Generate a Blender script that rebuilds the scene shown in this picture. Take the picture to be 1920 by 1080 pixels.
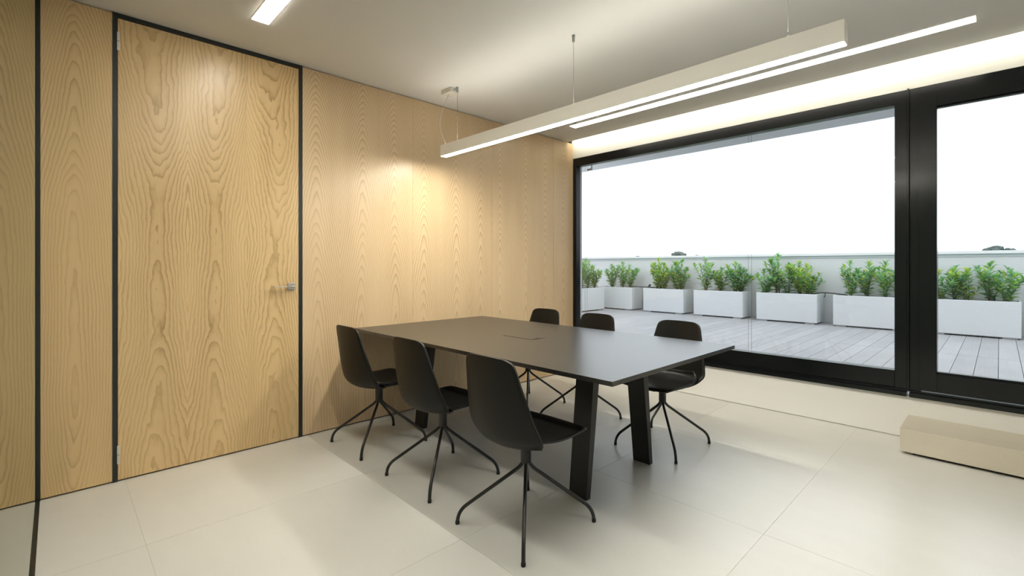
import bpy, bmesh, math, random
from mathutils import Vector, Matrix

for o in list(bpy.data.objects):
    bpy.data.objects.remove(o, do_unlink=True)
SC = bpy.context.scene
COL = SC.collection
R = math.radians

# ------------------------------------------------------------------ camera
cam_d = bpy.data.cameras.new('camera')
cam = bpy.data.objects.new('camera', cam_d)
COL.objects.link(cam)
cam.location = (3.5678, -4.0860, 1.2)
cam.rotation_euler = (R(90), 0, R(43.363))
cam_d.sensor_width = 36.0
cam_d.lens = 883.06 / 1920 * 36.0
cam_d.shift_x = -80.0 / 1920
cam_d.shift_y = -41.0 / 1920
cam_d.clip_start = 0.01
cam_d.clip_end = 500
SC.camera = cam

# ------------------------------------------------------------------ sky, exposure
SKY = (0.87, 0.95, 1.03)
SKY_STRENGTH = 2.1
LAMP_COLOR = (1.0, 0.955, 0.83)
LAMP_CEIL = 43.0
LAMP_WINDOW = 13.0
LAMP_PENDANT = 122.0
LAMP_COVE = 42.0
CEILING_FILL = 14.0  # added upward fill that lifts the ceiling brightness
w = bpy.data.worlds.new('sky')
SC.world = w
w.use_nodes = True
wn = w.node_tree
wn.nodes.clear()
wo = wn.nodes.new('ShaderNodeOutputWorld')
wb = wn.nodes.new('ShaderNodeBackground')
wt = wn.nodes.new('ShaderNodeTexCoord')
wnz = wn.nodes.new('ShaderNodeTexNoise')
wnz.inputs['Scale'].default_value = 1.6
wnz.inputs['Detail'].default_value = 3.0
wr = wn.nodes.new('ShaderNodeMix')
wr.data_type = 'RGBA'
wr.inputs['A'].default_value = (SKY[0] * .96, SKY[1] * .96, SKY[2] * .965, 1)
wr.inputs['B'].default_value = (SKY[0] * 1.03, SKY[1] * 1.03, SKY[2] * 1.02, 1)
wn.links.new(wt.outputs['Generated'], wnz.inputs['Vector'])
wn.links.new(wnz.outputs['Fac'], wr.inputs['Factor'])
wn.links.new(wr.outputs['Result'], wb.inputs['Color'])
wb.inputs['Strength'].default_value = SKY_STRENGTH
wn.links.new(wb.outputs[0], wo.inputs[0])

SC.view_settings.view_transform = 'Standard'
SC.view_settings.look = 'None'
SC.view_settings.exposure = 0.0
SC.view_settings.gamma = 1.0
SC.view_settings.use_curve_mapping = False
SC.cycles.max_bounces = 10
SC.cycles.diffuse_bounces = 6
SC.cycles.transparent_max_bounces = 16
SC.cycles.sample_clamp_indirect = 6.0
SC.cycles.caustics_reflective = False
SC.cycles.caustics_refractive = False


# ------------------------------------------------------------------ node helpers
class NT:
    """small expression builder on a material's node tree"""
    def __init__(self, name):
        self.m = bpy.data.materials.new(name)
        self.m.use_nodes = True
        self.t = self.m.node_tree
        self.t.nodes.clear()
        self.out = self.t.nodes.new('ShaderNodeOutputMaterial')

    def n(self, typ, **kw):
        nd = self.t.nodes.new(typ)
        for k, v in kw.items():
            setattr(nd, k, v)
        return nd

    def put(self, sock, v):
        if isinstance(v, bpy.types.NodeSocket):
            self.t.links.new(v, sock)
        else:
            if isinstance(v, (tuple, list)) and len(v) == 3 and sock.type == 'RGBA':
                v = (*v, 1)
            sock.default_value = v

    def math(self, op, a, b=0.0, c=0.0):
        nd = self.n('ShaderNodeMath', operation=op)
        self.put(nd.inputs[0], a)
        self.put(nd.inputs[1], b)
        self.put(nd.inputs[2], c)
        return nd.outputs[0]

    def add(self, a, b): return self.math('ADD', a, b)
    def sub(self, a, b): return self.math('SUBTRACT', a, b)
    def mul(self, a, b): return self.math('MULTIPLY', a, b)

    def comb(self, x, y, z=0.0):
        nd = self.n('ShaderNodeCombineXYZ')
        for i, v in enumerate((x, y, z)):
            self.put(nd.inputs[i], v)
        return nd.outputs[0]

    def sep(self, v):
        nd = self.n('ShaderNodeSeparateXYZ')
        self.put(nd.inputs[0], v)
        return nd.outputs

    def coord(self, k='Object'):
        return self.n('ShaderNodeTexCoord').outputs[k]

    def world(self):
        return self.n('ShaderNodeNewGeometry').outputs['Position']

    def uv(self, name):
        return self.n('ShaderNodeUVMap', uv_map=name).outputs[0]

    def attr(self, name, out='Color'):
        return self.n('ShaderNodeAttribute', attribute_name=name).outputs[out]

    def noise(self, vec, scale=1.0, detail=2.0, rough=0.5, dist=0.0):
        nd = self.n('ShaderNodeTexNoise')
        self.put(nd.inputs['Vector'], vec)
        nd.inputs['Scale'].default_value = scale
        nd.inputs['Detail'].default_value = detail
        nd.inputs['Roughness'].default_value = rough
        nd.inputs['Distortion'].default_value = dist
        return nd.outputs['Fac']

    def scale(self, vec, s):
        nd = self.n('ShaderNodeVectorMath', operation='MULTIPLY')
        self.put(nd.inputs[0], vec)
        nd.inputs[1].default_value = s
        return nd.outputs[0]

    def ramp(self, f, lo, hi, a=0.0, b=1.0):
        nd = self.n('ShaderNodeMapRange')
        self.put(nd.inputs[0], f)
        for i, v in enumerate((lo, hi, a, b)):
            nd.inputs[1 + i].default_value = v
        return nd.outputs[0]

    def mix(self, f, a, b, blend='MIX'):
        nd = self.n('ShaderNodeMix', data_type='RGBA', blend_type=blend)
        self.put(nd.inputs['Factor'], f)
        self.put(nd.inputs['A'], a)
        self.put(nd.inputs['B'], b)
        return nd.outputs['Result']

    def bump(self, h, strength=.2, dist=.002):
        nd = self.n('ShaderNodeBump')
        self.put(nd.inputs['Height'], h)
        nd.inputs['Strength'].default_value = strength
        nd.inputs['Distance'].default_value = dist
        return nd.outputs[0]

    def bsdf(self, color, rough=.5, metal=0.0, spec=.5, normal=None, **kw):
        b = self.n('ShaderNodeBsdfPrincipled')
        self.put(b.inputs['Base Color'], color)
        self.put(b.inputs['Roughness'], rough)
        b.inputs['Metallic'].default_value = metal
        b.inputs['Specular IOR Level'].default_value = spec
        if normal is not None:
            self.put(b.inputs['Normal'], normal)
        for k, v in kw.items():
            self.put(b.inputs[k], v)
        self.t.links.new(b.outputs[0], self.out.inputs[0])
        return self.m


def plain(name, color, rough=.5, metal=0.0, spec=.5, grain=0.0, gscale=300.0):
    t = NT(name)
    c = color
    nrm = None
    if grain:
        nz = t.noise(t.world(), gscale, 3)
        c = t.mix(t.ramp(nz, .3, .7), tuple(v * (1 - grain) for v in color), tuple(v * (1 + grain) for v in color))
        nrm = t.bump(nz, .15, .001)
    return t.bsdf(c, rough, metal, spec, nrm)


def emitter(name, color, strength):
    t = NT(name)
    e = t.n('ShaderNodeEmission')
    e.inputs['Color'].default_value = (*color, 1)
    e.inputs['Strength'].default_value = strength
    t.t.links.new(e.outputs[0], t.out.inputs[0])
    return t.m


def wood(name, period, c2, v0, light, dark, wob=0.05, jag=0.012, contrast=.8, core=.03):
    """plain-sawn veneer: growth rings cut lengthwise give nested arches; uv in metres from the leaf's heart"""
    t = NT(name)
    x, y, _ = t.sep(t.uv('leaf'))
    sx, sy, _ = t.sep(t.uv('seed'))
    lo = t.noise(t.comb(t.mul(x, 3.2), t.mul(y, 1.15), sx), 1.0, 1, .4)
    mid = t.noise(t.comb(t.mul(x, 9.0), t.mul(y, 3.0), t.add(sx, 7.3)), 1.0, 2, .5)
    jg = t.noise(t.comb(t.mul(x, 34.0), t.mul(y, 13.0), t.add(sx, 3.1)), 1.0, 2, .5)
    rad = t.math('SQRT', t.add(t.mul(x, x), core * core))
    dv = t.sub(y, t.add(v0, sy))
    g = t.add(rad, t.mul(t.mul(dv, dv), c2))
    g = t.add(g, t.mul(t.sub(lo, .5), wob * 2))
    g = t.add(g, t.mul(t.sub(mid, .5), wob * .45))
    g = t.add(g, t.mul(t.sub(jg, .5), jag))
    fr = t.math('FRACT', t.mul(g, 1.0 / period))
    up = t.math('POWER', fr, 3.4)
    dn = t.math('MINIMUM', t.mul(t.sub(1.0, fr), 9.0), 1.0)
    ring = t.mul(up, dn)
    fib = t.noise(t.comb(t.mul(x, 420.0), t.mul(y, 7.0), sx), 1.0, 3, .65)
    pore = t.ramp(t.noise(t.comb(t.mul(x, 700.0), t.mul(y, 22.0), sx), 1.0, 1), .60, .72)
    fade = t.ramp(t.noise(t.comb(t.mul(x, 7.0), t.mul(y, 1.2), t.add(sx, 11.0)), 1.0, 2), .3, .7, .35, 1.0)
    broad = t.noise(t.comb(t.mul(x, 6.0), t.mul(y, .6), t.add(sx, 5.0)), 1.0, 2)
    f = t.add(t.mul(t.mul(ring, fade), contrast), t.mul(t.sub(fib, .5), .38))
    f = t.add(f, t.mul(pore, .10))
    f = t.add(f, t.mul(t.sub(broad, .5), .6))
    nd = t.n('ShaderNodeMath', operation='ADD', use_clamp=True)
    t.put(nd.inputs[0], f)
    nd.inputs[1].default_value = .08
    c = t.mix(nd.outputs[0], light, dark)
    rough = t.ramp(fib, .2, .8, .29, .37)
    return t.bsdf(c, rough, 0, .5, t.bump(t.add(fib, t.mul(ring, .5)), .06, .001))


def glass(name, tint, f0=.04, rough=0.0):
    t = NT(name)
    tr = t.n('ShaderNodeBsdfTransparent')
    tr.inputs['Color'].default_value = (*tint, 1)
    gl = t.n('ShaderNodeBsdfGlossy')
    gl.inputs['Roughness'].default_value = rough
    gl.inputs['Color'].default_value = (*[min(1, v * 1.02) for v in tint], 1)
    fr = t.n('ShaderNodeFresnel')
    fr.inputs['IOR'].default_value = 1.45
    mx = t.n('ShaderNodeMixShader')
    t.t.links.new(fr.outputs[0], mx.inputs[0])
    t.t.links.new(tr.outputs[0], mx.inputs[1])
    t.t.links.new(gl.outputs[0], mx.inputs[2])
    t.t.links.new(mx.outputs[0], t.out.inputs[0])
    return t.m


def stone(name, a, b, rough=.45, per_object=.03):
    t = NT(name)
    p = t.world()
    big = t.noise(p, 1.3, 4, .6, .4)
    st = t.noise(t.scale(p, (2.0, 9.0, 6.0)), 1.0, 3, .55, .4)
    fine = t.noise(p, 130, 3, .7)
    grit = t.noise(p, 340, 1)
    speck = t.ramp(grit, .69, .75)
    pit = t.ramp(grit, .30, .25)
    oi = t.n('ShaderNodeObjectInfo').outputs['Random']
    f = t.add(t.mul(big, .55), t.mul(st, .22))
    f = t.add(f, t.mul(t.sub(fine, .5), .30))
    f = t.add(f, t.mul(t.sub(oi, .5), per_object * 4))
    c = t.mix(t.ramp(f, .15, .7), a, b)
    c = t.mix(t.mul(speck, .22), c, tuple(min(1, v * 1.2) for v in b))
    c = t.mix(t.mul(pit, .18), c, tuple(v * .7 for v in a))
    return t.bsdf(c, t.ramp(fine, .2, .8, rough - .03, rough + .05), 0, .5, t.bump(fine, .04, .0006))


# ------------------------------------------------------------------ materials
M = {}
OAK_L, OAK_D = (.72, .52, .268), (.35, .212, .080)
M['wood_wall'] = wood('oak_wall_veneer', .0155, .056, -.15, (.70, .525, .325), (.41, .268, .13), .042, .009, 1.15, .036)
M['wood_door'] = wood('oak_door_veneer', .0165, -.055, 1.22, OAK_L, OAK_D, .10, .015, 1.05, .065)
M['wood_side'] = wood('oak_side_veneer', .0125, .055, .75, OAK_L, OAK_D, .05, .008, .85, .03)
M['black_trim'] = plain('black_satin_metal', (.012, .014, .013), .38, 0, .5)
M['black_frame'] = plain('black_lacquered_aluminium', (.005, .0062, .0068), .2, 0, .32)
M['black_groove'] = plain('black_rubber_gasket', (.006, .006, .006), .7)
M['dark_gap'] = plain('dark_shadow_gap', (.02, .014, .009), .9)
M['white_wall'] = plain('matt_cream_white_paint', (.84, .835, .81), .8, 0, .2, .012, 220)
M['ceiling'] = plain('matt_white_ceiling_paint', (.91, .91, .90), .85, 0, .2, .008, 260)
M['tile'] = stone('beige_stone_tile', (.63, .625, .595), (.74, .735, .70), .31)
M['grout'] = plain('beige_grout', (.58, .57, .535), .9)
M['bench'] = stone('beige_bench_stone', (.57, .52, .42), (.70, .65, .55), .45)
M['glass'] = glass('clear_window_glass', (.985, .99, .99))
M['glass_green'] = glass('green_tinted_partition_glass', (.95, .98, .94))
M['steel'] = plain('brushed_steel', (.56, .54, .51), .3, 1.0)
M['hinge'] = plain('satin_aluminium_hinge', (.62, .61, .58), .45, .3)
M['lamp_white'] = plain('white_lacquered_lamp_housing', (.80, .775, .72), .45, 0, .4)
M['wire'] = plain('grey_steel_wire', (.30, .30, .295), .4, .3)
M['cord'] = plain('clear_grey_power_cord', (.62, .60, .56), .4)
M['light_ceiling'] = emitter('ceiling_light_diffuser', LAMP_COLOR, LAMP_CEIL)
M['light_window'] = emitter('window_strip_diffuser', LAMP_COLOR, LAMP_WINDOW)
M['light_pendant'] = emitter('pendant_light_diffuser', LAMP_COLOR, LAMP_PENDANT)
M['ceiling_fill'] = emitter('added_ceiling_fill_glow', LAMP_COLOR, CEILING_FILL)
M['light_cove'] = emitter('cove_led_strip', (1.0, .94, .76), LAMP_COVE)


def table_mat():
    t = NT('black_matt_laminate')
    n = t.noise(t.world(), 900, 2)
    n2 = t.noise(t.world(), 6, 3)
    return t.bsdf(t.mix(n2, (.020, .020, .020), (.026, .026, .025)), t.ramp(n, .2, .8, .25, .31), 0, .75, t.bump(n, .03, .0005))


M['table'] = table_mat()
M['table_leg'] = plain('black_powder_coated_steel', (.012, .012, .012), .45, 0, .45, .1, 500)
M['chair_shell'] = plain('black_brown_chair_plastic', (.0065, .006, .0047), .46, 0, .27, .06, 700)
M['chair_seat'] = plain('black_chair_seat_plastic', (.008, .008, .008), .42, 0, .4, .06, 700)
M['chair_metal'] = plain('black_chair_metal', (.010, .010, .010), .32, 0, .5)
M['rubber'] = plain('black_rubber', (.012, .012, .012), .7)


def plank_mat():
    t = NT('weathered_grey_decking')
    p = t.coord('Object')
    oi = t.n('ShaderNodeObjectInfo').outputs['Random']
    g = t.noise(t.scale(p, (60, 2.2, 10)), 1.0, 4, .6, .3)
    x, y, z = t.sep(p)
    b = t.noise(t.comb(t.mul(x, 3), t.add(t.mul(y, 1.5), t.mul(oi, 40)), 0.0), 1.0, 3)
    f = t.add(t.mul(g, .5), t.add(t.mul(b, .5), t.mul(t.sub(oi, .5), .2)))
    c = t.mix(t.ramp(f, .25, .75), (.31, .30, .30), (.43, .42, .425))
    return t.bsdf(c, .55, 0, .35, t.bump(g, .2, .002))


def planter_mat():
    t = NT('white_ribbed_planter_resin')
    x, y, z = t.sep(t.coord('Object'))
    s = t.math('SINE', t.mul(z, 2 * math.pi / .0135))
    nz = t.noise(t.scale(t.coord('Object'), (6, 6, 180)), 1.0, 2)
    h = t.add(t.mul(s, .4), nz)
    c = t.mix(t.ramp(h, .0, 1.2), (.62, .63, .63), (.69, .70, .70))
    return t.bsdf(c, .5, 0, .35, t.bump(h, .35, .003))


def leaf_mat():
    t = NT('laurel_leaves')
    c = t.attr('leaf_colour')
    b = t.n('ShaderNodeBsdfPrincipled')
    t.put(b.inputs['Base Color'], c)
    b.inputs['Roughness'].default_value = .42
    tl = t.n('ShaderNodeBsdfTranslucent')
    t.put(tl.inputs['Color'], c)
    mx = t.n('ShaderNodeMixShader')
    mx.inputs[0].default_value = .42
    t.t.links.new(b.outputs[0], mx.inputs[1])
    t.t.links.new(tl.outputs[0], mx.inputs[2])
    t.t.links.new(mx.outputs[0], t.out.inputs[0])
    return t.m


M['plank'] = plank_mat()
M['planter'] = planter_mat()
M['leaf'] = leaf_mat()
M['stem'] = plain('brown_green_stem', (.11, .085, .05), .7, 0, .3, .2, 90)
M['soil'] = plain('dark_potting_soil', (.05, .038, .028), .95, 0, .2, .4, 120)
M['joist'] = plain('dark_deck_substructure', (.10, .095, .095), .9)
M['parapet'] = plain('white_parapet_render', (.70, .70, .70), .85, 0, .2, .02, 60)
M['coping'] = plain('white_coping_metal', (.80, .80, .80), .5, 0, .35)
M['soffit'] = plain('pale_concrete_soffit', (.80, .84, .86), .8, 0, .2, .03, 40)
M['coping_shade'] = plain('coping_shade_grey', (.56, .61, .64), .5, 0, .4)
M['hose'] = plain('black_irrigation_hose', (.015, .016, .018), .5)
M['far_tree'] = plain('far_evergreen', (.115, .14, .125), .9, 0, .1, .35, .8)
M['ground'] = plain('far_fields', (.30, .31, .27), .95, 0, .1, .15, .05)
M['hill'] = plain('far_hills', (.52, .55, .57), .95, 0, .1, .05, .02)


# ------------------------------------------------------------------ mesh helpers
class MB:
    def __init__(self):
        self.bm = bmesh.new()

    def box(self, a, b, bev=0.0):
        """box from corner a to corner b"""
        x0, y0, z0 = (min(a[i], b[i]) for i in range(3))
        x1, y1, z1 = (max(a[i], b[i]) for i in range(3))
        v = [self.bm.verts.new(p) for p in ((x0, y0, z0), (x1, y0, z0), (x1, y1, z0), (x0, y1, z0),
                                            (x0, y0, z1), (x1, y0, z1), (x1, y1, z1), (x0, y1, z1))]
        fs = [self.bm.faces.new([v[i] for i in q]) for q in
              ((0, 3, 2, 1), (4, 5, 6, 7), (0, 1, 5, 4), (1, 2, 6, 5), (2, 3, 7, 6), (3, 0, 4, 7))]
        if bev:
            es = list({e for f in fs for e in f.edges})
            bmesh.ops.bevel(self.bm, geom=es, offset=bev, segments=2, profile=.7, affect='EDGES')
        return self

    def hexa(self, bot, top):
        """solid between two quads listed counter-clockwise from above"""
        v = [self.bm.verts.new(p) for p in list(bot) + list(top)]
        for q in ((0, 3, 2, 1), (4, 5, 6, 7), (0, 1, 5, 4), (1, 2, 6, 5), (2, 3, 7, 6), (3, 0, 4, 7)):
            self.bm.faces.new([v[i] for i in q])
        return self

    def tube(self, pts, r, seg=12, cap=True):
        pts = [Vector(p) for p in pts]
        rs = r if isinstance(r, (list, tuple)) else [r] * len(pts)
        rings = []
        up = None
        for i, p in enumerate(pts):
            d = (pts[min(i + 1, len(pts) - 1)] - pts[max(i - 1, 0)]).normalized()
            if up is None:
                up = Vector((0, 0, 1)) if abs(d.z) < .9 else Vector((1, 0, 0))
            s = d.cross(up).normalized()
            up = s.cross(d).normalized()
            ring = []
            for k in range(seg):
                a = 2 * math.pi * k / seg
                ring.append(self.bm.verts.new(p + (s * math.cos(a) + up * math.sin(a)) * rs[i]))
            rings.append(ring)
        for i in range(len(rings) - 1):
            for k in range(seg):
                f = self.bm.faces.new((rings[i][k], rings[i][(k + 1) % seg], rings[i + 1][(k + 1) % seg], rings[i + 1][k]))
                f.smooth = True
        if cap:
            self.bm.faces.new(rings[0])
            self.bm.faces.new(list(reversed(rings[-1])))
        return self

    def grid(self, rows, thick=0.0):
        """surface through rows of points; thickened along its own normals"""
        n, m = len(rows), len(rows[0])
        P = [[Vector(p) for p in r] for r in rows]
        N = [[None] * m for _ in range(n)]
        for i in range(n):
            for j in range(m):
                du = P[min(i + 1, n - 1)][j] - P[max(i - 1, 0)][j]
                dv = P[i][min(j + 1, m - 1)] - P[i][max(j - 1, 0)]
                N[i][j] = du.cross(dv).normalized()
        A = [[self.bm.verts.new(P[i][j]) for j in range(m)] for i in range(n)]
        B = [[self.bm.verts.new(P[i][j] - N[i][j] * thick) for j in range(m)] for i in range(n)]
        for i in range(n - 1):
            for j in range(m - 1):
                f = self.bm.faces.new((A[i][j], A[i + 1][j], A[i + 1][j + 1], A[i][j + 1])); f.smooth = True
                f = self.bm.faces.new((B[i][j], B[i][j + 1], B[i + 1][j + 1], B[i + 1][j])); f.smooth = True
        for i in range(n - 1):
            self.bm.faces.new((A[i][0], B[i][0], B[i + 1][0], A[i + 1][0]))
            self.bm.faces.new((A[i][-1], A[i + 1][-1], B[i + 1][-1], B[i][-1]))
        for j in range(m - 1):
            self.bm.faces.new((A[0][j], A[0][j + 1], B[0][j + 1], B[0][j]))
            self.bm.faces.new((A[-1][j], B[-1][j], B[-1][j + 1], A[-1][j + 1]))
        return self

    def mesh(self, name, mat):
        bmesh.ops.recalc_face_normals(self.bm, faces=self.bm.faces)
        me = bpy.data.meshes.new(name)
        self.bm.to_mesh(me)
        self.bm.free()
        me.materials.append(M[mat])
        return me

    def build(self, name, mat, parent=None):
        o = bpy.data.objects.new(name, self.mesh(name, mat))
        COL.objects.link(o)
        o.parent = parent
        return o


def tag(o, label=None, cat=None, group=None, kind=None):
    for k, v in (('label', label), ('category', cat), ('group', group), ('kind', kind)):
        if v:
            o[k] = v
    return o


def empty(name, loc=(0, 0, 0), rz=0.0):
    o = bpy.data.objects.new(name, None)
    COL.objects.link(o)
    o.location = loc
    o.rotation_euler = (0, 0, rz)
    o.empty_display_size = .1
    return o


def copy_tree(o, parent=None):
    c = o.copy()
    COL.objects.link(c)
    c.parent = parent
    for ch in [k for k in COL.objects if k.parent == o]:
        copy_tree(ch, c)
    return c


# ------------------------------------------------------------------ structure
CEIL = 2.6087
X1, Y1 = 4.7, -5.5

fl = MB().box((-.3, Y1 - .2, -.25), (X1 + .2, .14, -.0012)).build('floor', 'grout')
tag(fl, 'beige large-format stone tile floor of the meeting room', None, None, 'structure')
xs = [0.0] + [-.05 + .95 * k for k in range(1, 5)] + [X1]
ys = [0.0] + [-.955 * k for k in range(1, 6)] + [Y1]
tmesh = {}
for i in range(len(xs) - 1):
    for j in range(len(ys) - 1):
        sx, sy = xs[i + 1] - xs[i] - .0014, ys[j] - ys[j + 1] - .0014
        key = (round(sx, 3), round(sy, 3))
        if key not in tmesh:
            tmesh[key] = MB().box((-sx / 2, -sy / 2, -.010), (sx / 2, sy / 2, 0), .0005).mesh('floor_tile', 'tile')
        o = bpy.data.objects.new('floor_tile', tmesh[key])
        COL.objects.link(o)
        o.location = ((xs[i] + xs[i + 1]) / 2, (ys[j] + ys[j + 1]) / 2, 0)
        o.parent = fl

ce = MB().box((-.02, Y1, CEIL), (X1, -.1, CEIL + .055)).build('ceiling', 'ceiling')
tag(ce, 'plain white ceiling with a light slot along the window wall', None, None, 'structure')
MB().box((-.02, -.45, CEIL + .055), (X1, -.43, 2.86)).build('slot_upstand', 'ceiling', ce)
MB().box((-.3, Y1 - .2, 2.86), (X1 + .2, .16, 3.0)).build('roof_slab', 'soffit', ce)

# window wall
WX0, WX1, WZ0, WZ1 = 0.0, 4.66, .292, 2.433
wbk = MB()
wbk.box((-.3, 0, .005), (X1 + .2, .16, WZ0))
wbk.box((-.3, 0, WZ1), (X1 + .2, .16, 2.86))
wbk.box((WX1, 0, WZ0), (X1 + .2, .16, WZ1))
wbk.box((-.3, .02, WZ0), (-.001, .16, WZ1))
wbk.box((-.3, .012, -.004), (X1 + .2, .16, .005))
wbk = tag(wbk.build('wall_back', 'white_wall'), 'cream white window wall above and below the black window', None, None, 'structure')
MB().box((.0, .004, .0005), (X1, .0115, .0048)).build('shadow_gap', 'grout', wbk)

tag(MB().box((X1, Y1, 0), (X1 + .2, 0, 2.86)).build('wall_right', 'white_wall'), 'plain white side wall of the room', None, None, 'structure')
tag(MB().box((-.3, Y1 - .2, 0), (X1 + .2, Y1, 2.86)).build('wall_front', 'white_wall'), 'plain white wall beyond the glass partition', None, None, 'structure')

# wood wall
wl = MB().box((-.3, Y1, 0), (-.019, .0, 2.86)).build('wall_left', 'dark_gap')
tag(wl, 'oak veneered panel wall holding the flush door', None, None, 'structure')
SEED = [0.0]


def wood_panel(name, y0, y1, z0, z1, hearts, mat, parent, x=0.0, thick=.018, phase=None):
    """one veneered board; hearts = leaf centres, adjoining leaves are mirror images"""
    hearts = sorted(hearts)
    cuts = [y0] + [(a + b) / 2 for a, b in zip(hearts, hearts[1:])] + [y1]
    bm = bmesh.new()
    lu = bm.loops.layers.uv.new('leaf')
    ls = bm.loops.layers.uv.new('seed')
    SEED[0] += 1.0
    rnd = random.Random(int(SEED[0] * 13))
    base = SEED[0] * 3.7 if phase is None else phase[0]
    sy = rnd.uniform(-.06, .06) if phase is None else phase[1]

    def face(pts, us, seed):
        f = bm.faces.new([bm.verts.new(p) for p in pts])
        for l, uvv in zip(f.loops, us):
            l[lu].uv = uvv
            l[ls].uv = seed
        return f
    for k, h in enumerate(hearts):
        a, b = cuts[k], cuts[k + 1]
        sgn = 1 if k % 2 == 0 else -1
        s = (base + (k // 2) * .35, sy + (k % 3) * .02)
        face(((x, a, z0), (x, b, z0), (x, b, z1), (x, a, z1)),
             (((a - h) * sgn, z0), ((b - h) * sgn, z0), ((b - h) * sgn, z1), ((a - h) * sgn, z1)), s)
    xb = x - thick
    s = (base, sy)
    for pts in (((x, y0, z0), (x, y0, z1), (xb, y0, z1), (xb, y0, z0)),
                ((x, y1, z0), (xb, y1, z0), (xb, y1, z1), (x, y1, z1)),
                ((x, y0, z1), (x, y1, z1), (xb, y1, z1), (xb, y0, z1)),
                ((x, y0, z0), (xb, y0, z0), (xb, y1, z0), (x, y1, z0)),
                ((xb, y0, z0), (xb, y0, z1), (xb, y1, z1), (xb, y1, z0))):
        face(pts, [(p[1] * .3, p[2]) for p in pts], s)
    bmesh.ops.remove_doubles(bm, verts=bm.verts, dist=1e-6)
    bmesh.ops.recalc_face_normals(bm, faces=bm.faces)
    me = bpy.data.meshes.new(name)
    bm.to_mesh(me)
    bm.free()
    me.materials.append(M[mat])
    o = bpy.data.objects.new(name, me)
    COL.objects.link(o)
    o.parent = parent
    return o


G = .0015
PZ0, PZ1 = .008, CEIL - .006
wood_panel('wood_panel', -2.895 + .001, -2.037 - G / 2, PZ0, PZ1, (-2.798, -2.467, -2.197), 'wood_wall', wl)
wood_panel('wood_panel', -2.037 + G / 2, -1.188 - G / 2, PZ0, PZ1, (-1.933, -1.60, -1.328), 'wood_wall', wl)
wood_panel('wood_panel', -1.188 + G / 2, -.330 - G / 2, PZ0, PZ1, (-1.092, -.742, -.458), 'wood_wall', wl)
wood_panel('wood_panel', -.330 + G / 2, -.001, PZ0, PZ1, (-.164,), 'wood_wall', wl)
wood_panel('wood_panel', -4.1405, -3.872, PZ0, PZ1, (-4.02,), 'wood_side', wl, phase=(2.2, .0))
wood_panel('wood_panel', -4.90, -4.1695, PZ0, PZ1, (-4.74, -4.30), 'wood_side', wl, phase=(2.2, .0))
wood_panel('wood_panel', Y1, -4.9015, PZ0, PZ1, (-5.3, -5.05), 'wood_side', wl)

# door frame, door
tr = MB()
tr.box((-.019, -3.872, .0005), (.0015, -3.852, CEIL - .0005))
tr.box((-.019, -2.918, .0005), (.0015, -2.894, CEIL - .0005))
tr.box((-.019, -3.852, 2.583), (.0015, -2.918, CEIL - .0005))
tag(tr.build('trim_1', 'black_trim'), 'slim black metal frame around the flush oak door', None, None, 'structure')

door = empty('door_1', (0, -3.385, 0))
tag(door, 'full-height flush oak door with steel lever handle', None, None, 'structure')
leaf = wood_panel('door_leaf', -3.8495, -2.9205, PZ0, 2.580, (-3.676, -3.403, -3.06), 'wood_door', None, phase=(4.4, 0.0))
leaf.parent = door
leaf.matrix_parent_inverse = Matrix.Translation((0, 3.385, 0))


def dpart(mb, name, mat, par=None):
    o = mb.build(name, mat)
    if par is None:
        o.parent = door
        o.matrix_parent_inverse = Matrix.Translation((0, 3.385, 0))
    else:
        o.parent = par
    return o


for z in (.15, 2.452):
    h = dpart(MB().box((-.004, -3.8535, z - .051), (.0065, -3.842, z + .051), .002), 'hinge', 'hinge')
    dpart(MB().box((.0064, -3.8525, z - .0012), (.0072, -3.843, z + .0012)), 'hinge_joint', 'black_groove', h).matrix_parent_inverse = Matrix.Identity(4)
rose = dpart(MB().box((.0, -2.990, 1.036), (.011, -2.944, 1.084), .0015), 'handle_rose', 'steel')
MB().tube([(.010, -2.962, 1.060), (.05, -2.962, 1.060)], .009, 16).build('handle_neck', 'steel', rose)
MB().box((.036, -3.088, 1.0575), (.060, -2.950, 1.0635), .0012).build('handle_lever', 'steel', rose)

# glass partition beside the camera
gp = empty('wall_glass', (3.0, -4.155, 0))
tag(gp, 'frameless glass partition in slim black channels meeting the oak wall', None, None, 'structure')


def gpart(mb, name, mat):
    o = mb.build(name, mat, gp)
    o.matrix_parent_inverse = Matrix.Translation((-3.0, 4.155, 0))
    return o


gpart(MB().box((-.018, -4.169, .0), (.012, -4.141, CEIL)), 'frame_post', 'black_trim')
gpart(MB().box((.012, -4.168, .0005), (X1 - .02, -4.142, .012)), 'floor_channel', 'black_trim')
gpart(MB().box((.012, -4.168, CEIL - .014), (X1 - .02, -4.142, CEIL - .0005)), 'ceiling_channel', 'black_trim')
gpart(MB().box((.0125, -4.160, .0125), (X1 - .021, -4.150, CEIL - .0145)), 'glass_pane', 'glass_green')


# ------------------------------------------------------------------ windows
def wpart(mb, name, mat, root):
    return mb.build(name, mat, root)


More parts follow.
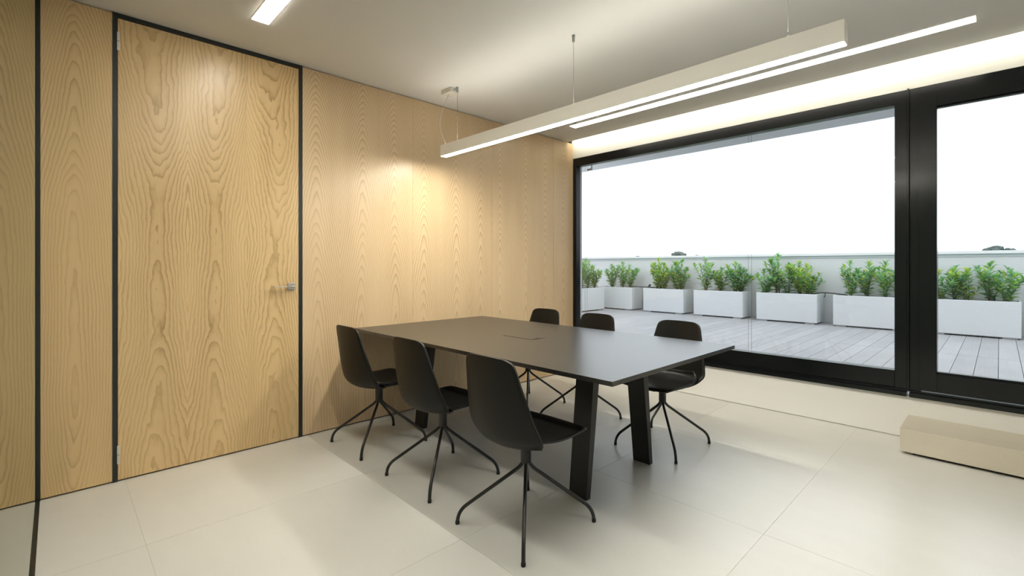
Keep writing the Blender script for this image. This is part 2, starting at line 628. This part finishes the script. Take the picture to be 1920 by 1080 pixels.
GL = .040    # glass plane
w1 = empty('window_1')
tag(w1, 'large fixed black-framed window pane beside the oak wall', None, None, 'structure')
XM = 3.105
wpart(MB().box((.0015, 0.0, .338), (.048, .075, WZ1 - .002), .002), 'frame_stile', 'black_frame', w1)
wpart(MB().box((3.026, 0.0, .338), (XM - .006, .075, WZ1 - .002), .002), 'frame_stile', 'black_frame', w1)
wpart(MB().box((.048, 0.0, 2.340), (3.026, .075, WZ1 - .002), .003), 'frame_rail', 'black_frame', w1)
wpart(MB().box((.048, -.004, .346), (3.026, .075, .462), .002), 'frame_rail', 'black_frame', w1)
wpart(MB().box((.0015, -.030, WZ0 + .001), (XM - .006, .075, .326), .003), 'sill_track', 'black_frame', w1)
wpart(MB().box((.0015, -.012, .327), (XM - .006, .075, .337), .001), 'track_step', 'black_frame', w1)
wpart(MB().box((.0015, .006, .337), (XM - .006, .07, .3465)), 'gasket', 'black_groove', w1)
wpart(MB().box((.046, GL - .010, .460), (3.028, GL + .010, 2.342)), 'glass_pane', 'glass', w1)
wpart(MB().box((XM - .0055, -.014, WZ0 + .035), (XM + .0065, .075, WZ1 + .004), .003), 'cover_strip', 'black_frame', w1)

w2 = empty('window_2')
tag(w2, 'black-framed opening window sash on the far side of the mullion from the oak wall', None, None, 'structure')
A, B = XM + .007, WX1 - .002
wpart(MB().box((A, 0, .338), (3.172, .075, WZ1 - .002), .002), 'frame_stile', 'black_frame', w2)
wpart(MB().box((B - .06, 0, .338), (B, .075, WZ1 - .002), .002), 'frame_stile', 'black_frame', w2)
wpart(MB().box((3.172, 0, 2.372), (B - .06, .075, WZ1 - .002), .002), 'frame_rail', 'black_frame', w2)
wpart(MB().box((A, -.030, WZ0 + .001), (B, .075, .326), .003), 'sill_track', 'black_frame', w2)
wpart(MB().box((A, -.012, .327), (B, .075, .337), .001), 'track_step', 'black_frame', w2)
wpart(MB().box((3.166, -.018, .348), (3.262, .07, 2.380), .003), 'sash_stile', 'black_frame', w2)
wpart(MB().box((B - .16, -.018, .348), (B - .062, .07, 2.380), .003), 'sash_stile', 'black_frame', w2)
wpart(MB().box((3.262, -.018, .348), (B - .16, .07, .474), .003), 'sash_rail', 'black_frame', w2)
wpart(MB().box((3.262, -.018, 2.280), (B - .16, .07, 2.380), .003), 'sash_rail', 'black_frame', w2)
wpart(MB().box((3.2615, .0, .474), (B - .1605, .03, .486), .002), 'glazing_bead', 'black_frame', w2)
wpart(MB().box((3.2615, .0, 2.268), (B - .1605, .03, 2.280), .002), 'glazing_bead', 'black_frame', w2)
wpart(MB().box((3.258, GL - .010, .472), (B - .156, GL + .010, 2.282)), 'glass_pane', 'glass', w2)


# ------------------------------------------------------------------ lights
def strip_light(x0, x1, y0, y1, label, mat='light_ceiling'):
    t = empty('ceiling_light', ((x0 + x1) / 2, (y0 + y1) / 2, CEIL))
    tag(t, label, 'ceiling light', 'recessed linear ceiling lights')
    lx, ly = (x1 - x0) / 2, (y1 - y0) / 2
    MB().box((-lx, -ly, -.005), (lx, ly, -.0005), .001).build('diffuser', mat, t)
    fr = MB()
    e = .003
    fr.box((-lx - e, -ly - e, -.003), (lx + e, -ly - .0002, -.0003))
    fr.box((-lx - e, ly + .0002, -.003), (lx + e, ly + e, -.0003))
    fr.box((-lx - e, -ly, -.003), (-lx - .0002, ly, -.0003))
    fr.box((lx + .0002, -ly, -.003), (lx + e, ly, -.0003))
    fr.build('frame', 'lamp_white', t)


strip_light(.478, 3.50, -3.322, -3.237, 'recessed linear ceiling light in front of the oak door')
strip_light(.430, 3.47, -.545, -.457, 'recessed linear ceiling light running along the window slot', 'light_window')

PX0, PX1, PY, PZ = .272, 3.122, -1.918, 2.091
pl = empty('pendant_light', ((PX0 + PX1) / 2, PY, PZ))
tag(pl, 'long white linear pendant lamp hung on wires above the black table', 'pendant lamp')
hx, hw, hh = (PX1 - PX0) / 2, .028, .088
hb = MB()
hb.box((-hx, -hw, .0), (hx, -hw + .003, hh))
hb.box((-hx, hw - .003, .0), (hx, hw, hh))
hb.box((-hx, -hw + .003, hh - .004), (hx, hw - .003, hh))
hb.box((-hx, -hw + .003, .0), (-hx + .004, hw - .003, hh - .004))
hb.box((hx - .004, -hw + .003, .0), (hx, hw - .003, hh - .004))
hb.build('housing', 'lamp_white', pl)
MB().box((-hx + .005, -hw + .004, -.002), (hx - .005, hw - .004, .010), .003).build('diffuser', 'light_pendant', pl)
MB().box((-hx + .03, -hw + .010, hh + .0004), (hx - .03, hw - .010, hh + .0016)).build('added_fill_strip', 'ceiling_fill', pl)  # added glowing strip on the housing top, only there to brighten the ceiling
cz = CEIL - PZ
for x in (.466, 1.678, 2.905):
    xx = x - (PX0 + PX1) / 2
    wi = MB().tube([(xx, 0, hh + .012), (xx, 0, cz - .02)], .0011, 8).build('suspension_wire', 'wire', pl)
    MB().tube([(xx, 0, hh - .001), (xx, 0, hh + .010), (xx, 0, hh + .030)], [.0075, .0065, .002], 14).build('wire_grip', 'wire', wi)
    MB().tube([(xx, 0, cz - .040), (xx, 0, cz - .03), (xx, 0, cz - .0005)], [.008, .0085, .010], 14).build('ceiling_anchor', 'wire', wi)
pb = MB().box((.312 - 1.697, -.045, cz - .036), (.440 - 1.697, .035, cz - .0005), .004).build('power_box', 'lamp_white', pl)
MB().tube([(.4405 - 1.697, -.012, cz - .019), (.4415 - 1.697, -.012, cz - .019)], .0035, 12).build('screw', 'wire', pb)
cp = []
for k in range(21):
    u = k / 20
    z = cz - .036 - u * (cz - .036 - hh)
    cp.append((.365 - 1.697 - .100 * math.sin(math.pi * min(1, u * 1.04)) - .030 * u, -.012 - .012 * u, z))
MB().tube(cp, .0022, 8).build('power_cord', 'cord', pl)

cv = MB().box((.03, -.0995, CEIL + .018), (X1 - .05, -.0955, CEIL + .034)).build('cove_light', 'light_cove')
tag(cv, 'warm light strip hidden in the ceiling slot above the window', 'strip light')

# ------------------------------------------------------------------ table
TX0, TX1, TY0, TY1, TZ = .012, 2.425, -2.535, -1.318, .730
tb = empty('meeting_table', ((TX0 + TX1) / 2, (TY0 + TY1) / 2, 0))
tag(tb, 'long black meeting table with slab legs, set against the oak wall', 'table')
ox, oy = (TX0 + TX1) / 2, (TY0 + TY1) / 2
MB().box((TX0 - ox, TY0 - oy, TZ - .021), (TX1 - ox, TY1 - oy, TZ), .0012).build('tabletop', 'table', tb)
YC = -1.912
for (xa, xb) in ((.362, .480), (1.917, 2.035)):
    for s in (1, -1):
        def q(yo, yi, z):
            a, b = YC - s * yo - oy, YC - s * yi - oy
            lo, hi = min(a, b), max(a, b)
            return [(xa - ox, lo, z), (xb - ox, lo, z), (xb - ox, hi, z), (xa - ox, hi, z)]
        MB().hexa(q(.316, .284, .001), q(.248, .196, TZ - .0225)).build('leg', 'table_leg', tb)
    MB().box((xa + .01 - ox, YC - .245 - oy, TZ - .034), (xb - .01 - ox, YC + .245 - oy, TZ - .0215)).build('leg_bracket', 'table_leg', tb)
MB().box((.48 - ox, YC - .03 - oy, TZ - .05), (1.917 - ox, YC + .03 - oy, TZ - .0215)).build('underframe_beam', 'table_leg', tb)
# cable flap let into the top: lid a hair proud inside a black joint
gx0, gx1, gy0, gy1 = 1.12 - ox, 1.405 - ox, -2.005 - oy, -1.885 - oy
pf = MB()
pf.box((gx0, gy0, TZ + .0001), (gx1, gy1, TZ + .0006))
pf = pf.build('cable_port', 'black_groove', tb)
MB().box((gx0 + .003, gy0 + .004, TZ + .0006), (gx1 - .004, gy1 - .0015, TZ + .0016)).build('port_lid', 'table', pf)
MB().box((gx1 - .018, gy0 + .03, TZ + .0016), (gx1 - .004, gy1 - .04, TZ + .0020)).build('finger_slot', 'black_groove', pf)


# ------------------------------------------------------------------ chairs
def smooth(pts, n):
    """Catmull-Rom through control points, n samples"""
    P = [Vector(p) for p in pts]
    out = []
    m = len(P) - 1
    for k in range(n):
        t = k / (n - 1) * m
        i = min(int(t), m - 1)
        u = t - i
        p0, p1, p2, p3 = P[max(i - 1, 0)], P[i], P[i + 1], P[min(i + 2, m)]
        out.append(.5 * ((2 * p1) + (p2 - p0) * u + (2 * p0 - 5 * p1 + 4 * p2 - p3) * u * u + (3 * p1 - p0 - 3 * p2 + p3) * u ** 3))
    return out


def make_chair():
    """seat faces +y; origin on the floor under the column"""
    t = empty('swivel_chair')
    # backrest scoop: rows run from under the seat, round the tail, up to the top edge
    #          y,    z,   half width, edge forward, edge up
    ctl = [(-.015, .399, .130, .000, .002), (-.065, .399, .165, .006, .010), (-.115, .404, .200, .022, .024),
           (-.158, .418, .224, .046, .036), (-.186, .446, .233, .060, .026), (-.200, .490, .230, .062, .010),
           (-.209, .550, .217, .052, .004), (-.217, .630, .199, .040, .002), (-.224, .710, .180, .028, .001),
           (-.229, .765, .168, .021, .000), (-.231, .794, .154, .016, -.001), (-.232, .808, .128, .010, -.002), (-.2322, .8125, .100, .006, -.002)]
    a = smooth([(c[0], c[1], c[2]) for c in ctl], 46)
    b = smooth([(c[3], c[4], 0) for c in ctl], 46)
    rows = []
    for p, e in zip(a, b):
        row = []
        for j in range(19):
            s = -1 + 2 * j / 18
            k = abs(s) ** 2.2
            row.append((s * p.z, p.x + e.x * k, p.y + e.y * k))
        rows.append(row)
    MB().grid(rows, .009).build('backrest', 'chair_shell', t)
    # seat: thin moulded panel, rear edge tucked inside the scoop, front lip rolled down
    ctl = [(-.176, .474, .150, .018, .045), (-.166, .448, .178, .024, .045), (-.128, .431, .199, .026, .034), (-.060, .424, .209, .022, .014), (.020, .424, .214, .015, .004),
           (.100, .429, .214, .010, .0), (.170, .436, .210, .006, -.004), (.212, .437, .200, .003, -.010), (.236, .431, .184, .000, -.014), (.247, .420, .168, -.001, -.016)]
    a = smooth([(c[0], c[1], c[2]) for c in ctl], 34)
    b = smooth([(c[3], c[4], 0) for c in ctl], 34)
    rows = []
    for p, e in zip(a, b):
        row = []
        for j in range(17):
            q = -1 + 2 * j / 16
            row.append((q * p.z, p.x + e.y * abs(q) ** 2.2, p.y + e.x * abs(q) ** 2.6))
        rows.append(row)
    MB().grid(rows, -.008).build('seat', 'chair_seat', t)
    # bracket between column and seat
    MB().box((-.085, -.060, .383), (.085, .110, .3975), .004).box((-.030, .110, .386), (.030, .150, .396)).build('seat_bracket', 'chair_metal', t)
    MB().tube([(0, 0, .284), (0, 0, .288), (0, 0, .380), (0, 0, .384)], [.0225, .0245, .0245, .030], 24).build('column', 'chair_metal', t)
    # four legs: upright inside the hub, bent out, bent down to the foot
    leg = None
    for k in range(4):
        path = []
        r0, r1 = .012, .3185
        # upper bend
        P = [Vector((r0, 0, .302)), Vector((r0, 0, .275)), Vector((r1 - .004, 0, .062)), Vector((r1, 0, .010))]
        path.append(P[0])
        for i, rad in ((1, .045), (2, .050)):
            d0 = (P[i - 1] - P[i]).normalized()
            d1 = (P[i + 1] - P[i]).normalized()
            ra, rb = min(rad, (P[i - 1] - P[i]).length * .95), min(rad, (P[i + 1] - P[i]).length * .9)
            s0, s1 = P[i] + d0 * ra, P[i] + d1 * rb
            for m in range(7):
                u = m / 6
                path.append(s0 * (1 - u) ** 2 + P[i] * 2 * u * (1 - u) + s1 * u * u)
        path.append(P[3])
        if leg is None:
            leg = MB().tube(path, .0085, 12).build('leg', 'chair_metal', t)
            MB().tube([(r1, 0, .0006), (r1, 0, .004), (r1, 0, .014), (r1 - .0002, 0, .016)], [.0090, .0098, .0098, .0088], 14).build('foot_cap', 'rubber', leg)
            l = leg
        else:
            l = copy_tree(leg, t)
        l.rotation_euler = (0, 0, R(45 + 90 * k))
    return t


chair0 = make_chair()
GRP_D, GRP_W = 'chairs along the door side of the table', 'chairs along the window side of the table'
chairs = [
    (1.959, -2.578, 0, 'black swivel chair on the door side of the table, farthest from the oak wall', GRP_D),
    (1.241, -2.560, 0.0, 'black swivel chair in the middle of the row on the door side of the table', GRP_D),
    (.478, -2.567, 0, 'black swivel chair on the door side of the table, next to the oak wall', GRP_D),
    (1.914, -1.275, 180, 'black swivel chair on the window side of the table, farthest from the oak wall', GRP_W),
    (1.184, -1.272, 180, 'black swivel chair in the middle of the row on the window side of the table', GRP_W),
    (.570, -1.250, 180, 'black swivel chair on the window side of the table, next to the oak wall', GRP_W),
]
for i, (x, y, rz, lab, grp) in enumerate(chairs):
    c = chair0 if i == 0 else copy_tree(chair0)
    c.location = (x, y, 0)
    c.rotation_euler = (0, 0, R(rz))
    tag(c, lab, 'chair', grp)

# ------------------------------------------------------------------ stone bench under the window
be = empty('stone_bench', (3.104, 0, 0))
tag(be, 'low beige stone bench along the wall under the opening window', 'bench')
MB().box((.0, -.372, .018), (1.55, -.0015, .164), .0025).build('bench_block', 'bench', be)
MB().box((.06, -.335, .0008), (1.53, -.02, .0178)).build('recessed_plinth', 'dark_gap', be)

# ------------------------------------------------------------------ terrace
TE = .25
PYF = 4.90
tf = MB().box((-4.6, .16, TE - .30), (9.0, PYF + .2, TE - .022)).build('floor_terrace', 'joist')
tag(tf, 'grey timber decking of the roof terrace outside the window', None, None, 'structure')
PW = .160
pm = MB().box((-PW / 2 + .002, -2.37, -.022), (PW / 2 - .002, 2.37, 0), .002).mesh('plank', 'plank')
x = -4.6 + PW / 2
while x < 8.9:
    o = bpy.data.objects.new('plank', pm)
    COL.objects.link(o)
    o.location = (x, .16 + 2.37, TE)
    o.parent = tf
    x += PW

pw = MB().box((-4.8, PYF, -6.0), (9.2, PYF + .18, 1.375)).box((-4.8, .16, -6.0), (-4.6, PYF, 1.375)).build('wall_parapet', 'parapet')
tag(pw, 'white rendered parapet wall around the terrace behind the planters', None, None, 'structure')
MB().box((-4.85, PYF - .045, 1.3755), (9.2, PYF + .22, 1.418), .003).build('coping', 'coping', pw)
MB().box((-4.85, .16, 1.3755), (-4.565, PYF - .047, 1.418), .003).build('coping', 'coping', pw)
MB().box((-4.82, PYF - .012, 1.335), (9.2, PYF - .0005, 1.375)).build('coping_shade_band', 'coping_shade', pw)  # grey strip standing in for the shadow under the coping

ov = MB().box((-4.6, .161, 2.50), (9.0, .93, 2.859)).build('ceiling_terrace_overhang', 'soffit')
tag(ov, 'pale grey soffit of the roof overhang outside the window', None, None, 'structure')

# guide wires of an outdoor sun screen, hung from the soffit outside the fixed pane
ss = empty('sun_screen', (1.0, .19, .30))
tag(ss, 'thin vertical guide wires of an outdoor sun screen outside the fixed window', 'sun screen')
for xx in (.022, .054, 1.925, 1.953):
    gw = MB().tube([(xx - 1.0, 0, .0), (xx - 1.0, 0, 2.199)], .0013, 6).build('guide_wire', 'wire', ss)
    MB().box((xx - 1.012, -.012, -.012), (xx - .988, .012, .0)).build('wire_anchor', 'wire', gw)
MB().box((.06 - 1.0, -.010, 2.02), (.125 - 1.0, .010, 2.035)).box((.119 - 1.0, -.010, 2.035), (.125 - 1.0, .010, 2.199)).build('bracket', 'wire', ss)

# planters
rnd = random.Random(7)


def planter(x0, y0, lx, ly, label):
    t = empty('planter_box', (x0 + lx / 2, y0 + ly / 2, TE))
    tag(t, label, 'planter', 'white planters along the parapet')
    hx, hy, z0, z1, tk = lx / 2, ly / 2, .020, .490, .022
    b = MB()
    bm = b.bm
    def ring(hx, hy, z, r=.012, n=3):
        vs = []
        for cxs, cys, a0 in ((1, 1, 0), (-1, 1, 90), (-1, -1, 180), (1, -1, 270)):
            for k in range(n + 1):
                a = R(a0 + 90 * k / n)
                vs.append(bm.verts.new((cxs * (hx - r) + r * math.cos(a), cys * (hy - r) + r * math.sin(a), z)))
        return vs
    rs = [ring(hx - .010, hy - .010, z0), ring(hx - .003, hy - .003, z0 + .008), ring(hx, hy, z1 - .004), ring(hx - .003, hy - .003, z1),
          ring(hx - tk, hy - tk, z1, .008), ring(hx - tk, hy - tk, z1 - .06, .008)]
    for a, c in zip(rs, rs[1:]):
        n = len(a)
        for k in range(n):
            bm.faces.new((a[k], a[(k + 1) % n], c[(k + 1) % n], c[k]))
    bm.faces.new(list(reversed(rs[0])))
    bm.faces.new(rs[-1])
    b.build('box', 'planter', t)
    for sx in (-1, 1):
        if lx > ly:
            MB().box((sx * (hx - .11) - .07, -hy + .012, .0005), (sx * (hx - .11) + .07, hy - .012, .0202)).build('foot', 'wire', t)
        else:
            MB().box((-hx + .012, sx * (hy - .11) - .07, .0005), (hx - .012, sx * (hy - .11) + .07, .0202)).build('foot', 'wire', t)
    # soil, gently uneven
    n, m = 9, 6
    rows = []
    for i in range(n):
        rows.append([(-hx + tk + .001 + (2 * hx - 2 * tk - .002) * i / (n - 1), -hy + tk + .001 + (2 * hy - 2 * tk - .002) * j / (m - 1),
                      z1 - .030 + rnd.uniform(-.008, .008)) for j in range(m)])
    MB().grid(rows, .02).build('soil', 'soil', t)
    return t


GREENS = [(.18, .42, .10), (.25, .51, .13), (.34, .58, .15), (.13, .32, .12), (.24, .47, .26), (.33, .54, .36)]
YELLOW = [(.46, .62, .08), (.40, .58, .08), (.54, .63, .09)]


def shrub(x, y, top, label, yel, lean=0.0, sparse=1.0, width=.225):
    base = TE + .455
    t = empty('laurel_shrub', (x - lean, y, base))
    tag(t, label, 'shrub', 'laurel shrubs in the terrace planters')
    r = random.Random(int(x * 977 + y * 131 + top * 37))
    H = top - base
    stems = MB()
    verts, faces, cols = [], [], []

    def leaf(p, d, L, W, c):
        d = d.normalized()
        s = d.cross(Vector((0, 0, 1)))
        if s.length < .05:
            s = Vector((1, 0, 0))
        s.normalize()
        s = (s + Vector((r.uniform(-.4, .4), r.uniform(-.4, .4), r.uniform(-.4, .4)))).normalized()
        nrm = s.cross(d).normalized()
        if nrm.z < 0:
            nrm = -nrm
        i0 = len(verts)
        droop = nrm * (-.18 * L)
        verts.extend([p, p + d * L * .35 - s * W * .42 + nrm * W * .14, p + d * L * .35, p + d * L * .35 + s * W * .42 + nrm * W * .14,
                      p + d * L * .70 - s * W * .40 + nrm * W * .12 + droop * .3, p + d * L * .70 + droop * .3, p + d * L * .70 + s * W * .40 + nrm * W * .12 + droop * .3,
                      p + d * L + droop])
        for f in ((0, 2, 1), (0, 3, 2), (1, 2, 5, 4), (2, 3, 6, 5), (4, 5, 7), (5, 6, 7)):
            faces.append(tuple(i0 + k for k in f))
            cols.append(c)
    nb = r.randint(8, 10)
    for b in range(nb):
        az = r.uniform(0, 2 * math.pi)
        if b == 0:
            h, out = H - .03, .02
        else:
            h, out = H * r.uniform(.55, .88), r.uniform(.45, 1.0) * width
        p0 = Vector((r.uniform(-.03, .03), r.uniform(-.03, .03), -.01))
        top_p = Vector((math.cos(az) * out + lean * (h / H), math.sin(az) * out * .8, h))
        midp = Vector((top_p.x * .38, top_p.y * .38, h * .5)) + Vector((r.uniform(-.02, .02), r.uniform(-.02, .02), 0))
        pts = smooth([p0, midp, top_p], 9)
        stems.tube(pts, [.0055 * (1 - .7 * k / 8) for k in range(9)], 6)
        n = int((30 if b == 0 else 21) * sparse)
        ph = r.uniform(0, 6.28)
        for k in range(n):
            u = .16 + .84 * (k / (n - 1)) ** .85
            i = min(int(u * 8), 7)
            p = pts[i].lerp(pts[i + 1], u * 8 - i)
            ax = (pts[i + 1] - pts[i]).normalized()
            a = ph + k * 2.4
            rad = Vector((math.cos(a), math.sin(a), 0))
            lift = .45 + .9 * u * u + r.uniform(-.15, .15)
            d = rad + ax * lift
            L = r.uniform(.075, .120) * (1.0 if u < .93 else .85)
            yprob = yel * (.35 + .9 * u)
            c = r.choice(YELLOW) if r.random() < yprob else r.choice(GREENS)
            v = r.uniform(.8, 1.15)
            leaf(p, d, L, L * r.uniform(.38, .5), tuple(q * v for q in c) + (1,))
        for k in range(3):
            a = ph + k * 2.1
            d = Vector((math.cos(a) * .35, math.sin(a) * .35, 1))
            c = r.choice(YELLOW if r.random() < yel else GREENS)
            leaf(pts[-1] - Vector((0, 0, .01)), d, r.uniform(.06, .085), .026, tuple(q * 1.1 for q in c) + (1,))
    stems.build('stems', 'stem', t)
    me = bpy.data.meshes.new('foliage')
    me.from_pydata([tuple(v) for v in verts], [], faces)
    ca = me.color_attributes.new('leaf_colour', 'FLOAT_COLOR', 'CORNER')
    for f, c in zip(me.polygons, cols):
        for li in f.loop_indices:
            ca.data[li].color = c
    me.materials.append(M['leaf'])
    o = bpy.data.objects.new('foliage', me)
    COL.objects.link(o)
    o.parent = t
    o['kind'] = 'stuff'
    return t


ORD = ['first', 'second', 'third', 'fourth', 'fifth', 'sixth', 'seventh']
planter(-3.08, 3.17, .40, .94, 'white ribbed planter turned end-on, beside the window jamb at the oak wall')
side_lab = 'green laurel shrub in the end-on planter by the oak wall, {} from the house'
for k, (y, z) in enumerate(((3.30, 1.18), (3.56, 1.45), (3.80, 1.31), (3.99, 1.20))):
    shrub(-2.88, y, z, side_lab.format(ORD[k]), .15)
pls = [
    (-3.10, .95, [(-2.77, 1.24, .1, 0), (-2.56, 1.30, .15, 0), (-2.31, 1.22, .1, 0)]),
    (-1.87, .925, [(-1.70, 1.21, .45, -.10), (-1.64, 1.36, .6, -.06), (-1.46, 1.26, .4, 0), (-1.22, 1.14, .25, 0), (-1.06, 1.34, .1, .01), (-1.0, 1.17, .1, .13)]),
    (-.735, .955, [(-.56, 1.35, .12, 0), (-.30, 1.17, .1, 0), (.01, 1.27, .15, 0), (.13, 1.16, .08, .07)]),
    (.455, .965, [(.54, 1.14, .05, -.03), (.74, 1.42, .15, 0), (.92, 1.20, .15, 0), (1.09, 1.28, .45, 0), (1.25, 1.23, .5, 0), (1.33, 1.02, .2, .08)]),
    (1.645, .955, [(1.87, 1.28, .1, 0), (2.07, 1.27, .2, 0), (2.31, 1.27, .15, 0), (2.50, 1.2, .1, 0)]),
    (2.83, .945, [(2.95, 1.14, .15, 0), (3.11, 1.19, .1, 0), (3.25, 1.17, .35, 0), (3.49, 1.25, .15, 0), (3.66, 1.13, .1, .02)]),
    (4.02, .955, [(4.15, 1.2, .1, -.05), (4.45, 1.28, .2, 0), (4.8, 1.2, .1, 0)]),
]
for i, (x0, lx, plants) in enumerate(pls):
    y0 = 4.37
    nm = ORD[i] + ' white planter of the parapet row counted from the oak wall'
    planter(x0, y0, lx, .41, ORD[i] + ' white ribbed planter of the parapet row counted from the oak wall')
    for k, (x, z, yel, lean) in enumerate(plants):
        yy = y0 + .205 + (-.06, .05, -.02, .07)[k % 4]
        shrub(x, yy, z, 'laurel shrub, %s from the oak wall end in the %s planter of the parapet row' % (ORD[k], ORD[i]), yel, lean)

hz = TE + .50
h1 = MB().tube(smooth([(-2.30, 4.56, hz - .02), (-2.16, 4.50, hz + .012), (-2.0, 4.47, hz + .006), (-1.87, 4.47, hz + .012), (-1.76, 4.50, hz + .008), (-1.55, 4.52, hz - .01)], 30), .009, 8).build('irrigation_hose', 'hose')
tag(h1, 'black irrigation hose bridging the first and second planters', 'hose', 'irrigation hoses between planters')
MB().tube([(-1.80, 4.46, hz + .012), (-1.73, 4.42, hz + .055)], [.014, .022], 12).build('connector', 'hose', h1)
h2 = MB().tube(smooth([(1.28, 4.55, hz - .02), (1.40, 4.50, hz + .008), (1.50, 4.47, hz + .018), (1.60, 4.46, hz + .016), (1.70, 4.48, hz + .008), (1.82, 4.52, hz - .01)], 30), .009, 8).build('irrigation_hose', 'hose')
tag(h2, 'black irrigation hose bridging the fourth and fifth planters', 'hose', 'irrigation hoses between planters')
MB().tube(smooth([(1.50, 4.45, hz + .02), (1.53, 4.41, hz - .0), (1.52, 4.39, hz - .05)], 8), .007, 8).build('hose_tail', 'hose', h2)

# ------------------------------------------------------------------ far landscape
gr = MB().box((-260, 12, -10.5), (200, 320, -10)).build('ground', 'ground')
tag(gr, 'flat distant land beyond the terrace', None, None, 'structure')
n = 60
rows = []
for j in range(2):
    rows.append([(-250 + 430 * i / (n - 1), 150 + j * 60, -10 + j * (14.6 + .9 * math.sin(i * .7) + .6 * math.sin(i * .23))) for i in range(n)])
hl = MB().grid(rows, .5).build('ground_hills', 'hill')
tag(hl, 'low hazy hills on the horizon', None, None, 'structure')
TREES = [(-45.3, 3.35, .9), (-41.0, 4.05, 1.4), (-40.3, 3.75, .8), (-36.9, 4.0, 1.7), (3.2, 3.95, 1.9), (4.75, 3.75, 1.1), (6.2, 3.6, 1.0)]
TL = ['small lone far tree above the coping, nearest the window jamb', 'low broad far tree above the second planter', 'tiny far tree between two broader ones',
      'broadest dark far tree above the third planter', 'large dark far tree seen through the opening sash', 'small far tree beside the large one seen through the sash',
      'outermost small far tree seen through the opening sash']
for (x, ztop, wd), lab in zip(TREES, TL):
    t = empty('far_tree', (x, 70 + 7 * (TL.index(lab) % 3), -10))
    tag(t, lab, 'tree', 'trees on the horizon')
    r = random.Random(int(x * 10))
    MB().tube([(0, 0, 0), (.1, 0, 6), (0, 0, ztop + 10 - .6)], [.35, .25, .12], 8).build('trunk', 'stem', t)
    cr = MB()
    for k in range(26):
        a, q = r.uniform(0, 6.28), r.random() ** .6
        px, py = math.cos(a) * wd * .62 * q, math.sin(a) * wd * .62 * q
        rr = r.uniform(.35, .6) * (1.1 - .5 * q)
        pz = ztop + 10 - rr - .05 - q * r.uniform(.35, .9)
        bmesh.ops.create_icosphere(cr.bm, subdivisions=2, radius=rr, matrix=Matrix.Translation((px, py, pz)) @ Matrix.Diagonal((1.15, 1.1, .8, 1)))
    for v in cr.bm.verts:
        v.co += Vector((r.uniform(-.06, .06), r.uniform(-.06, .06), r.uniform(-.06, .06)))
    cr.build('crown', 'far_tree', t)
